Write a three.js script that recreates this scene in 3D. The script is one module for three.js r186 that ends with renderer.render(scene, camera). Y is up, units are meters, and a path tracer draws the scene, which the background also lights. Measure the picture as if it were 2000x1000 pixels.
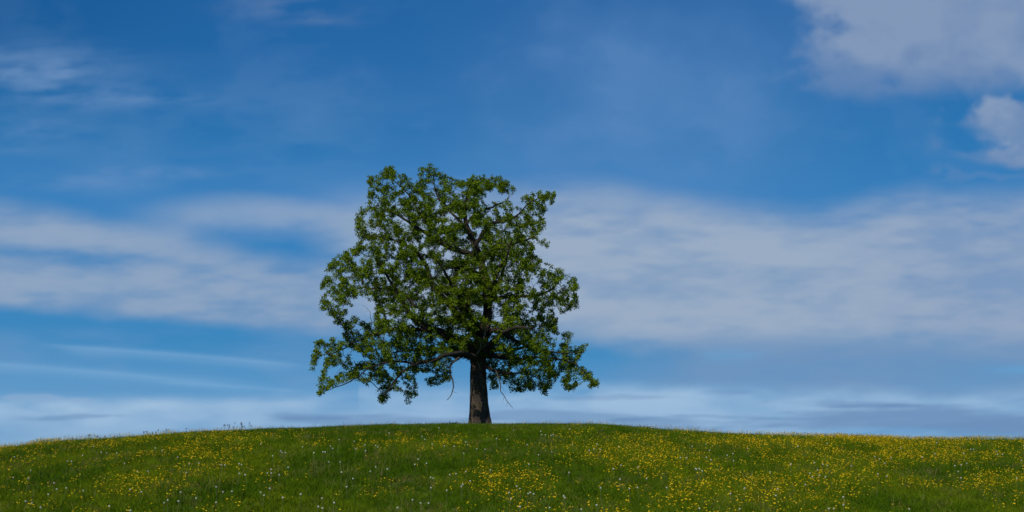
import * as THREE from 'three';
import { mergeGeometries } from 'three/addons/utils/BufferGeometryUtils.js';

// ------------------------------------------------------------------ camera
const F = 1866, PITCH = Math.atan(400 / F), EYE = 1.6;     // F: focal length for a picture 2000 wide
const scene = new THREE.Scene();
const camera = new THREE.PerspectiveCamera(2 * Math.atan(500 / F) * 180 / Math.PI, 2, 0.1, 6000);
camera.position.set(0, EYE, 0);
camera.rotation.x = PITCH;
scene.add(camera);
const renderer = new THREE.WebGLRenderer({ antialias: true });
renderer.setSize(1024, 512);
renderer.toneMapping = THREE.LinearToneMapping;
renderer.toneMappingExposure = 0.8;
renderer.shadowMap.enabled = true;
const SKY_GAIN = 1 / 0.8;                                    // the sky keeps its own brightness in the picture

// ------------------------------------------------------------------ sun
const SUN = new THREE.Vector3(-0.32, 0.72, 0.66).normalize();
const TREE_D = 50;
const sun = new THREE.DirectionalLight(new THREE.Color(1, 0.95, 0.84), 4.6);
sun.name = 'sun';
sun.target.position.set(0, 4, -40);
sun.position.copy(SUN).multiplyScalar(120).add(sun.target.position);
sun.castShadow = true;
sun.shadow.mapSize.set(4096, 4096);
Object.assign(sun.shadow.camera, { left: -45, right: 45, top: 40, bottom: -40, near: 10, far: 260 });
scene.add(sun, sun.target);

// ------------------------------------------------------------------ helpers
function rng(seed) { let s = seed >>> 0; return () => { s = (s + 0x6D2B79F5) | 0; let t = Math.imul(s ^ (s >>> 15), 1 | s); t = (t + Math.imul(t ^ (t >>> 7), 61 | t)) ^ t; return ((t ^ (t >>> 14)) >>> 0) / 4294967296; }; }
const clamp = (x, a = 0, b = 1) => Math.min(b, Math.max(a, x));
const ss = (a, b, x) => { const t = clamp((x - a) / (b - a)); return t * t * (3 - 2 * t); };
const lerp = (a, b, t) => a + (b - a) * t;
const hash = (x, y, z) => { let h = Math.imul(x, 374761393) ^ Math.imul(y, 668265263) ^ Math.imul(z, 2147483647 - 1274126177); h = Math.imul(h ^ (h >>> 13), 1274126177); return ((h ^ (h >>> 16)) >>> 0) / 4294967296; };
function noise2(x, y, k = 0) {
  const ix = Math.floor(x), iy = Math.floor(y), fx = x - ix, fy = y - iy;
  const u = fx * fx * fx * (fx * (fx * 6 - 15) + 10), v = fy * fy * fy * (fy * (fy * 6 - 15) + 10);
  return lerp(lerp(hash(ix, iy, k), hash(ix + 1, iy, k), u), lerp(hash(ix, iy + 1, k), hash(ix + 1, iy + 1, k), u), v);
}
function fbm(x, y, oct = 5, k = 0) { let s = 0, a = 0.5, n = 0; for (let i = 0; i < oct; i++) { s += a * noise2(x, y, k + i * 17); n += a; a *= 0.5; [x, y] = [x * 1.62 - y * 1.21 + 3.1, x * 1.21 + y * 1.62 - 1.7]; } return s / n; }
function fbmx(x, y, oct = 5, k = 0) { let s = 0, a = 0.5, n = 0; for (let i = 0; i < oct; i++) { s += a * noise2(x, y, k + i * 17); n += a; a *= 0.5; x = x * 2.03 + 3.1; y = y * 2.03 - 1.7; } return s / n; }
function curve(p, x) { // p = [x0, y0, x1, y1 ...]
  if (x <= p[0]) return p[1];
  for (let i = 2; i < p.length; i += 2) if (x <= p[i]) { const t = (x - p[i - 2]) / (p[i] - p[i - 2]); return lerp(p[i - 1], p[i + 1], t * t * (3 - 2 * t) * 0.6 + t * 0.4); }
  return p[p.length - 1];
}
const CP = Math.cos(PITCH), SP = Math.sin(PITCH);
function at(px, py, d) { // point at distance d in front of the eye that photograph pixel (px, py) looks at
  const x = (px - 1000) / F, y = (500 - py) / F, up = y * CP + SP, fw = CP - y * SP;
  return new THREE.Vector3(x / fw * d, EYE + up / fw * d, -d);
}
function px(x, y, z) { // photograph pixel of a point
  const dy = y - EYE, fw = -z * CP + dy * SP, up = dy * CP + z * SP;
  return [1000 + F * x / fw, 500 - F * up / fw];
}
const lin = (r, g, b) => { const c = new THREE.Color().setRGB(r / 255, g / 255, b / 255, THREE.SRGBColorSpace); return [c.r, c.g, c.b]; };
function tag(o, label, category, group, kind) {
  if (label) o.userData.label = label; if (category) o.userData.category = category;
  if (group) o.userData.group = group; if (kind) o.userData.kind = kind;
  o.traverse((m) => { if (m.isMesh) { m.castShadow = true; m.receiveShadow = true; } });
  return o;
}

// ------------------------------------------------------------------ sky: air and clouds by direction
{
  const W = 4096, H = 2048, data = new Float32Array(W * H * 4);
  const stops = [[0, [128, 168, 205]], [2, [112, 159, 202]], [4, [92, 151, 199]], [6.5, [63, 136, 190]], [10, [52, 128, 187]], [14, [50, 125, 186]], [18, [43, 116, 177]], [23, [38, 105, 168]], [28, [34, 97, 160]], [45, [30, 80, 142]], [90, [22, 64, 122]]].map(([e, c]) => [e, lin(...c)]);
  const air = (e) => { let i = 1; while (i < stops.length - 1 && stops[i][0] < e) i++; const [a, A] = stops[i - 1], [b, B] = stops[i], t = clamp((e - a) / (b - a)); return [0, 1, 2].map((k) => lerp(A[k], B[k], t)); };
  const blob = (X, Y, cx, cy, rx, ry) => Math.exp(-(((X - cx) / rx) ** 2 + ((Y - cy) / ry) ** 2));
  const CL = { pale: lin(156, 174, 197), mid: lin(139, 162, 192), lav: lin(128, 149, 183), low: lin(152, 185, 217), dark: lin(108, 144, 186), wisp: lin(122, 156, 198) };
  const topRight = [900, 372, 1000, 368, 1050, 358, 1120, 356, 1200, 364, 1300, 376, 1400, 390, 1480, 402, 1560, 418, 1640, 405, 1720, 382, 1800, 366, 1850, 374, 1920, 368, 2000, 368, 2200, 350];
  const botRight = [600, 640, 1000, 655, 1130, 662, 1300, 678, 1500, 690, 1700, 690, 2000, 700, 2200, 705];
  const topLeft = [-300, 372, 0, 394, 80, 406, 160, 420, 240, 430, 330, 446, 420, 474, 520, 500, 620, 515, 760, 500];
  const botLeft = [-300, 590, 0, 600, 120, 608, 240, 620, 340, 630, 440, 630, 560, 640, 700, 650];
  const topLobe = [200, 392, 260, 388, 340, 382, 420, 377, 500, 378, 560, 383, 640, 394, 700, 405, 800, 405];
  const trail = (X, Y, x0, y0, x1, y1, bend, w) => { const t = (X - x0) / (x1 - x0); const y = lerp(y0, y1, t) + bend * t * (1 - t) * 4; return Math.exp(-(((Y - y) / w) ** 2)) * ss(0, 0.12, t) * (1 - ss(0.75, 1, t)); };
  const over = (c, col, a) => { a = clamp(a); for (let k = 0; k < 3; k++) c[k] = lerp(c[k], col[k], a); };
  for (let row = 0; row < H; row++) {
    const e = ((row + 0.5) / H - 0.5) * 180, er = e * Math.PI / 180;
    for (let col = 0; col < W; col++) {
      const o = (row * W + col) * 4;
      data[o + 3] = 1;
      if (e < -0.6) { for (let k = 0; k < 3; k++) data[o + k] = stops[0][1][k] * 0.8 * SKY_GAIN; continue; }
      const th = ((col + 0.5) / W - 0.25) * 2 * Math.PI;      // 0 = straight ahead, to the right positive
      const dx = Math.sin(th) * Math.cos(er), dy = Math.sin(er), dz = -Math.cos(th) * Math.cos(er);
      const c = air(Math.max(0, e)), hh = 1 / (Math.max(dy, 0) + 0.09), qx = dx * hh, qz = dz * hh;   // a flat cloud layer seen from below
      const fw = -dz * CP + dy * SP;
      let w = 0, X = 0, Y = 0;
      if (fw > 0.3) { X = 1000 + F * dx / fw; Y = 500 - F * (dy * CP + dz * SP) / fw; w = ss(-420, -60, X) * (1 - ss(2060, 2420, X)) * ss(-420, -40, Y); }
      if (w < 1) { // the rest of the sky: drifting bands and open blue like those in view
        const n = fbm(qx * 0.9 + 4.2, qz * 1.25 - 2.1, 6, 3), m = fbm(qx * 3.1, qz * 4.6, 4, 40);
        const a = ss(0.47, 0.68, n + (m - 0.5) * 0.18) * 0.75, g = c.slice();
        over(g, CL.mid, a); over(g, CL.low, 0.5 * (1 - ss(0, 5, e)));
        over(g, CL.dark, 0.6 * (1 - ss(2, 6, e)) * ss(0.52, 0.66, fbm(qx * 0.8, qz * 1.5, 4, 77)));
        for (let k = 0; k < 3; k++) data[o + k] = g[k] * SKY_GAIN;
      }
      if (w > 0) {
        const f = c;
        const n1 = fbmx(X / 210, Y / 62, 5, 5) - 0.5, n2 = fbmx(X / 90 + Y / 300, Y / 24, 4, 21) - 0.5, n3 = fbm(X / 120, Y / 90, 6, 9) - 0.5, n4 = fbmx(X / 60, Y / 17, 3, 31) - 0.5, big = fbm(X / 420, Y / 260, 4, 55) - 0.5;
        const n5 = fbmx(X / 48 + Y / 90, Y / 10, 4, 161) - 0.5, edge = n1 * 46 + n3 * 40 + n2 * 16;
        // open-sky tone: deeper at the upper left, a milky veil right of the middle
        over(f, lin(10, 78, 136), 0.55 * blob(X, Y, -40, -10, 420, 210));
        over(f, lin(110, 150, 200), 0.40 * clamp(blob(X, Y, 1290, 170, 300, 190) * (1 + n3 * 0.9)));
        over(f, lin(100, 148, 205), 0.28 * blob(X, Y, 900, 380, 700, 90) * (1 + n1));
        over(f, lin(110, 145, 195), 0.09 * ss(0.0, 0.3, n3 + n2 * 0.3 + 0.02) * (1 - ss(300, 420, Y)));
        // upper left cirrus
        const fib = clamp(0.6 + 1.6 * (fbmx(X / 80 - Y / 60, Y / 16 + X / 140, 4, 61) - 0.5) + n3 * 1.4);
        over(f, CL.wisp, 0.62 * fib * clamp(blob(X, Y, 70, 138, 150, 42) + 0.45 * blob(X, Y, 170, 190, 170, 30)));
        over(f, CL.wisp, 0.42 * fib * clamp(blob(X, Y, 50, 255, 150, 22) + 0.9 * blob(X, Y, 330, 195, 90, 10) + 0.6 * blob(X, Y, 0, 292, 120, 10)));
        over(f, CL.lav, 0.3 * fib * clamp(blob(X, Y, 560, 12, 110, 28) + 0.6 * blob(X, Y, 640, 40, 60, 14)));
        over(f, CL.wisp, 0.34 * fib * clamp(blob(X, Y, 150, 356, 150, 18) + blob(X, Y, 330, 335, 120, 14)));
        over(f, CL.wisp, 0.22 * clamp(0.5 + n1 * 2.4) * blob(X, Y, 450, 260, 420, 110));
        // left bank
        let a = ss(-26, 40, Y - curve(topLeft, X) - edge * 0.45) * (1 - ss(-26, 16, Y - curve(botLeft, X) - edge * 0.4)) * (1 - ss(620, 760, X));
        a *= clamp(0.84 + n1 * 0.8 + n2 * 0.45 + n5 * 0.2 - 0.55 * blob(X, Y, 30, 491, 190, 13) - 0.35 * blob(X, Y, 240, 512, 170, 16) - 0.25 * blob(X, Y, 80, 576, 130, 9) - 0.16 * ss(350, 520, X));
        over(f, CL.mid, a * 0.86); over(f, CL.pale, a * 0.42 * clamp(blob(X, Y, 60, 450, 330, 40) + blob(X, Y, 380, 490, 220, 40) + blob(X, Y, 220, 560, 420, 34) + n2 * 1.6 + n5));
        a = ss(-10, 30, Y - curve(topLobe, X) - edge * 0.4) * (1 - ss(30, 110, Y - curve(topLobe, X) - edge)) * ss(200, 470, X + n3 * 90) * (1 - ss(690, 800, X));
        over(f, CL.pale, 0.62 * a * clamp(0.9 + n1 * 0.8));
        // right bank, reaching behind the tree
        a = ss(-34, 74, Y - curve(topRight, X) - edge * 0.6) * (1 - ss(-50, 24, Y - curve(botRight, X) - edge * 0.45)) * ss(560, 800, X);
        const rip = clamp(0.9 + n1 * 0.55 + n2 * 0.32 + n5 * 0.16 - 0.3 * blob(X, Y, 1140, 420, 60, 22) - 0.25 * blob(X, Y, 1190, 530, 60, 14) - 0.2 * ss(600, 680, Y) - 0.28 * (1 - ss(410, 470, Y)) * ss(1500, 1750, X));
        over(f, CL.mid, a * rip * 0.92);
        over(f, CL.pale, a * clamp(0.45 + n1 * 1.3 + n2 * 1.2 + n5 * 0.5 + 0.4 * blob(X, Y, 1300, 470, 330, 80) + 0.3 * blob(X, Y, 1250, 590, 300, 50)) * 0.85);
        over(f, lin(140, 158, 190), 0.25 * a * ss(1550, 1900, X));
        // upper right lumps
        const puff = fbm(X / 75 + 3, Y / 52, 6, 141) - 0.5, wx = X + n3 * 150 + puff * 60, wy = Y + n3 * 60 + puff * 70;
        a = ss(0.05, 0.95, ss(1500, 1680, wx - wy * 0.45) * (1 - ss(70, 205, wy - (X - 1600) * 0.06)) * 1.15 + puff * 0.75 - 0.02) * ss(1490, 1570, X) * (1 - ss(190, 250, Y));
        over(f, CL.lav, a * 0.72); over(f, CL.pale, a * 0.34 * clamp(0.35 + puff * 2.4 + blob(X, Y, 1760, 30, 200, 60)));
        a = ss(0.12, 0.7, blob(wx, wy, 1740, 165, 170, 40) * 0.7 + puff * 1.0) * 0.42 * (1 - a) * ss(0.03, 0.3, blob(X, Y, 1760, 165, 230, 60)); over(f, CL.lav, a);
        a = ss(0.1, 0.95, clamp(blob(wx, wy, 1955, 228, 95, 28) + blob(wx, wy, 1975, 290, 105, 30) + 0.8 * blob(wx, wy, 2050, 260, 90, 60)) + puff * 0.8) * ss(0.05, 0.4, blob(X, Y, 1975, 262, 150, 80)); over(f, CL.lav, a * 0.7); over(f, CL.pale, a * 0.4 * clamp(0.45 + puff * 3 + 0.5 * blob(X, Y, 1960, 285, 60, 16)));
        a = ss(0.2, 0.8, blob(wx, wy, 1930, 350, 110, 16) + puff * 0.9) * ss(0.05, 0.4, blob(X, Y, 1930, 350, 120, 30)); over(f, CL.lav, a * 0.18);
        // veil under the right bank
        over(f, lin(114, 148, 188), 0.82 * ss(640, 690, Y + n1 * 40) * (1 - ss(745, 790, Y + edge * 0.7 - (X - 1500) * 0.03)) * ss(1180, 1420, X + n3 * 100 + (Y - 700)) * clamp(0.85 + n1));
        over(f, lin(95, 165, 215), 0.5 * blob(X, Y, 1430, 695, 60, 14) * clamp(0.5 + n2 * 3) + 0.5 * blob(X, Y, 2000, 722, 60, 8));
        // contrails and thin streaks lower left
        const tr = trail(X, Y, 60, 674, 660, 722, -5, 4) * 0.2 + trail(X, Y, -220, 700, 470, 756, -7, 4.2) * 0.16 + trail(X, Y, 300, 746, 640, 768, -1, 3) * 0.18 + trail(X, Y, 100, 682, 640, 726, -4, 10) * 0.2 + trail(X, Y, -250, 705, 600, 768, -7, 12) * 0.2;
        over(f, lin(150, 190, 225), tr * clamp(0.95 + n1 * 0.5));
        over(f, CL.wisp, 0.28 * clamp(0.4 + n1 * 2.6 + n2) * ss(630, 660, Y) * (1 - ss(740, 790, Y)) * (1 - ss(500, 1000, X)));
        // pale bank near the ground, with thin grey-blue clouds in it
        a = ss(755, 800, Y + edge * 0.5 + (X < 700 ? 0 : 14)); over(f, CL.low, a * clamp(0.62 + n1 * 1.2 + n2 * 0.6 - 0.45 * ss(820, 870, Y)));
        over(f, lin(165, 195, 222), 0.55 * clamp(blob(X, Y, 60, 800, 260, 14) + blob(X, Y, 1180, 775, 260, 18) + 0.7 * blob(X, Y, 300, 790, 300, 9)) * clamp(0.7 + n2 * 2));
        over(f, lin(140, 172, 208), 0.6 * ss(0.35, 0.7, blob(X, Y, 35, 776, 42, 9) + blob(X, Y, 95, 777, 32, 8) + blob(X, Y, 160, 782, 30, 7) + n3));
        const shred = fbmx(X / 130 + Y / 40, Y / 13, 5, 151) - 0.5, dk = (cx, cy, rx, ry, k) => ss(0.22, 0.8, blob(X + n3 * 120, Y + n1 * 14 + n3 * 12, cx, cy, rx, ry) + shred * 0.95 * ss(0.05, 0.3, blob(X, Y, cx, cy, rx * 1.3, ry * 1.5)) - 0.02) * k * 0.85;
        over(f, CL.dark, clamp(dk(160, 815, 95, 6, 0.7) + dk(620, 812, 120, 6, 0.6) + dk(760, 822, 240, 11, 0.75) + dk(1060, 818, 190, 15, 0.75) + dk(1290, 836, 160, 16, 0.8) + dk(1200, 779, 110, 6, 0.5) + dk(1420, 818, 90, 4, 0.5)));
        over(f, CL.dark, clamp(dk(1800, 822, 290, 30, 1.05) + dk(1650, 790, 120, 9, 0.7) + dk(1990, 842, 170, 18, 0.9) + dk(1440, 768, 60, 5, 0.4)));
        over(f, lin(105, 165, 212), 0.55 * clamp(blob(X, Y, 1760, 840, 110, 4) + blob(X, Y, 1850, 850, 150, 5) + blob(X, Y, 1650, 848, 90, 7)));
        for (let k = 0; k < 3; k++) data[o + k] = lerp(data[o + k], f[k] * SKY_GAIN, w);
      }
    }
  }
  const t = new THREE.DataTexture(data, W, H, THREE.RGBAFormat, THREE.FloatType);
  t.mapping = THREE.EquirectangularReflectionMapping; t.magFilter = t.minFilter = THREE.LinearFilter; t.colorSpace = THREE.LinearSRGBColorSpace; t.needsUpdate = true;
  scene.background = t; scene.environment = t;
}

// ------------------------------------------------------------------ the hill
const crestPx = [-700, 915, -300, 903, 0, 884, 100, 874, 200, 864, 330, 854, 500, 845, 620, 841, 720, 837, 780, 835, 940, 835, 1100, 835, 1170, 836, 1270, 844, 1400, 850, 1600, 856, 1800, 863, 2000, 863, 2300, 868, 2700, 880];
const CREST = 44;
const crestY = (x) => (893.5 - curve(crestPx, 1000 + F * x / CREST)) / F * CREST * 1.012;
function smax(a, b, k) { const h = clamp(0.5 + 0.5 * (a - b) / k); return lerp(b, a, h) + k * h * (1 - h); }
function ground(x, z) {
  const d = -z, c = EYE + crestY(clamp(x, -75, 75)) - 0.0006 * Math.max(0, Math.abs(x) - 75) * 60;
  const k = d < 50 ? 0.00256 : 0.0022;
  let y = c + 0.14 - k * (d - 50) * (d - 50);
  y = d < 50 ? smax(y, 0, 0.4) : smax(y, -9, 3);
  const r = Math.hypot(x, d - 30);
  return y + (fbm(x * 0.35, z * 0.35, 3, 90) - 0.5) * 0.16 * (1 - ss(60, 90, r)) + (fbm(x * 0.01, z * 0.01, 3, 91) - 0.5) * 8 * ss(110, 500, r);
}
{
  const lines = (lo, hi, c, n, fine) => { const out = []; for (let i = -n; i <= n; i++) { const t = i / n; out.push(c + fine * t * n * 0.5 + Math.sign(t) * (t < 0 ? c - lo : hi - c) * Math.pow(Math.abs(t), 7)); } return out; };
  const xs = lines(-2600, 2600, 0, 130, 0.9), zs = lines(-2600, 900, -32, 120, 0.7);
  const pos = [], uv = [], idx = [];
  for (const z of zs) for (const x of xs) { pos.push(x, ground(x, z), z); uv.push(x, z); }
  const n = xs.length;
  for (let j = 0; j + 1 < zs.length; j++) for (let i = 0; i + 1 < n; i++) { const a = j * n + i; idx.push(a, a + n, a + 1, a + 1, a + n, a + n + 1); }
  const g = new THREE.BufferGeometry();
  g.setAttribute('position', new THREE.Float32BufferAttribute(pos, 3)); g.setAttribute('uv', new THREE.Float32BufferAttribute(uv, 2)); g.setIndex(idx); g.computeVertexNormals();
  const N = 512, px4 = new Uint8Array(N * N * 4);
  for (let y = 0; y < N; y++) for (let x = 0; x < N; x++) {
    const wrap = (fn) => { const u = x / N, v = y / N; return lerp(lerp(fn(x, y), fn(x - N, y), u), lerp(fn(x, y - N), fn(x - N, y - N), u), v); };
    const a = wrap((i, j) => fbm(i / 46, j / 46, 4, 7)), b = wrap((i, j) => fbm(i / 5, j / 5, 3, 8)), t = clamp((a - 0.5) * 1.6 + (b - 0.5) * 1.8 + 0.5), o = (y * N + x) * 4;
    px4[o] = lerp(38, 92, t); px4[o + 1] = lerp(62, 104, t); px4[o + 2] = lerp(8, 18, t); px4[o + 3] = 255;
  }
  const map = new THREE.DataTexture(px4, N, N); map.colorSpace = THREE.SRGBColorSpace; map.wrapS = map.wrapT = THREE.RepeatWrapping; map.magFilter = THREE.LinearFilter; map.repeat.set(1 / 3.1, 1 / 3.1); map.needsUpdate = true;
  const m = new THREE.Mesh(g, new THREE.MeshStandardMaterial({ map, roughness: 1 }));
  m.name = 'hill'; m.userData.kind = 'structure'; m.receiveShadow = true; m.castShadow = true; scene.add(m);
}
function meet(px_, py_, lift) { // the point, lift above the ground, that a photograph pixel shows first
  let last = 12;
  for (let d = 12; d < 60; d += 0.25) { const p = at(px_, py_, d); if (p.y < ground(p.x, p.z) + lift) { let a = last, b = d; for (let k = 0; k < 12; k++) { const c = (a + b) / 2, q = at(px_, py_, c); if (q.y < ground(q.x, q.z) + lift) b = c; else a = c; } return at(px_, py_, b); } last = d; }
  return null;
}

// ------------------------------------------------------------------ the oak
const leafMat = new THREE.MeshPhysicalMaterial({ color: 0xffffff, roughness: 0.85, transmission: 0.3, thickness: 0, side: THREE.DoubleSide, specularIntensity: 0.15 });
function barkMaterial(base, moss) {
  const N = 512, c = new Uint8Array(N * N * 4), b = new Uint8Array(N * N * 4);
  for (let y = 0; y < N; y++) for (let x = 0; x < N; x++) {
    const wrap = (fn) => lerp(lerp(fn(x, y), fn(x - N, y), x / N), lerp(fn(x, y - N), fn(x - N, y - N), x / N), y / N);
    const warp = wrap((i, j) => fbm(i / 60, j / 60, 3, 11)) * 26;
    const ridge = Math.abs(wrap((i, j) => noise2((i + warp) / 17, j / 74, 13)) - 0.5) * 2, fine = wrap((i, j) => fbm(i / 7, j / 15, 3, 14)), patch = wrap((i, j) => fbm(i / 80, j / 95, 4, 15));
    const h = clamp(ss(0.05, 0.5, ridge) * 0.75 + (fine - 0.4) * 0.6), o = (y * N + x) * 4;
    const t = clamp(0.25 + 0.55 * h + (patch - 0.5) * 1.7), mo = moss * ss(0.52, 0.68, wrap((i, j) => fbm(i / 70 + 9, j / 90, 4, 16)));
    c[o] = lerp(lerp(base[0] * 0.42, base[0] * 1.25, t), 70, mo); c[o + 1] = lerp(lerp(base[1] * 0.42, base[1] * 1.25, t), 70, mo); c[o + 2] = lerp(lerp(base[2] * 0.42, base[2] * 1.25, t), 26, mo); c[o + 3] = 255;
    b[o] = b[o + 1] = b[o + 2] = h * 255; b[o + 3] = 255;
  }
  const map = new THREE.DataTexture(c, N, N); map.colorSpace = THREE.SRGBColorSpace; const bump = new THREE.DataTexture(b, N, N);
  for (const t of [map, bump]) { t.wrapS = t.wrapT = THREE.RepeatWrapping; t.magFilter = THREE.LinearFilter; t.needsUpdate = true; }
  return new THREE.MeshStandardMaterial({ map, bumpMap: bump, bumpScale: 0.05, roughness: 0.95 });
}
const bark = barkMaterial([92, 77, 63], 0.55), limbBark = barkMaterial([64, 54, 43], 0.35), paleBark = new THREE.MeshStandardMaterial({ color: new THREE.Color().setRGB(0.24, 0.2, 0.15), roughness: 0.9 }), twigBark = new THREE.MeshStandardMaterial({ color: new THREE.Color().setRGB(0.055, 0.043, 0.03), roughness: 0.9 });
function tube(pts, radii, sides, rough = 0, seed = 1) { // a tapering tube through points; uv in turns and metres
  const pos = [], uv = [], idx = [], T = new THREE.Vector3(), Nn = new THREE.Vector3(), B = new THREE.Vector3(), ref = new THREE.Vector3();
  let len = 0;
  for (let i = 0; i < pts.length; i++) {
    T.subVectors(pts[Math.min(i + 1, pts.length - 1)], pts[Math.max(i - 1, 0)]).normalize();
    if (i === 0) { ref.set(0, 0, 1); if (Math.abs(T.z) > 0.9) ref.set(1, 0, 0); Nn.crossVectors(T, ref).normalize(); } else { Nn.addScaledVector(T, -Nn.dot(T)).normalize(); len += pts[i].distanceTo(pts[i - 1]); }
    B.crossVectors(T, Nn);
    for (let k = 0; k <= sides; k++) {
      const a = (k % sides) / sides * Math.PI * 2, ca = Math.cos(a), sa = Math.sin(a);
      const r = radii[i] * (1 + rough * (fbm(ca * 1.7 + sa * 0.9 + seed * 7.3, len * 1.1 + sa * 1.6, 4, 33) - 0.5) * 2);
      pos.push(pts[i].x + (Nn.x * ca + B.x * sa) * r, pts[i].y + (Nn.y * ca + B.y * sa) * r, pts[i].z + (Nn.z * ca + B.z * sa) * r);
      uv.push(k / sides * Math.max(1, Math.round(radii[0] * 6.28 / 0.9)), len / 1.1);
    }
  }
  const n = sides + 1;
  for (let i = 0; i + 1 < pts.length; i++) for (let k = 0; k < sides; k++) { const a = i * n + k; idx.push(a, a + 1, a + n, a + 1, a + n + 1, a + n); }
  const c = pos.length / 3, e = pts[pts.length - 1]; pos.push(e.x, e.y, e.z); uv.push(0, 0);
  for (let k = 0; k < sides; k++) idx.push(c, (pts.length - 1) * n + k + 1, (pts.length - 1) * n + k);
  const g = new THREE.BufferGeometry();
  g.setAttribute('position', new THREE.Float32BufferAttribute(pos, 3)); g.setAttribute('uv', new THREE.Float32BufferAttribute(uv, 2)); g.setIndex(idx); g.computeVertexNormals();
  return g;
}
function smooth(points, step) { // points [px, py, towards the eye, radius] -> evenly spaced points and radii
  const v = points.map(([a, b, z]) => at(a, b, TREE_D - z)), c = new THREE.CatmullRomCurve3(v, false, 'centripetal'), n = Math.max(2, Math.round(c.getLength() / step)), out = { p: [], r: [] };
  const many = points.length - 1;
  for (let i = 0; i <= n; i++) { const t = c.getUtoTmapping(i / n), s = Math.min(many - 1, Math.floor(t * many)), q = t * many - s; out.p.push(c.getPoint(t)); out.r.push(lerp(points[s][3], points[s + 1][3], q)); }
  return out;
}
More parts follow.
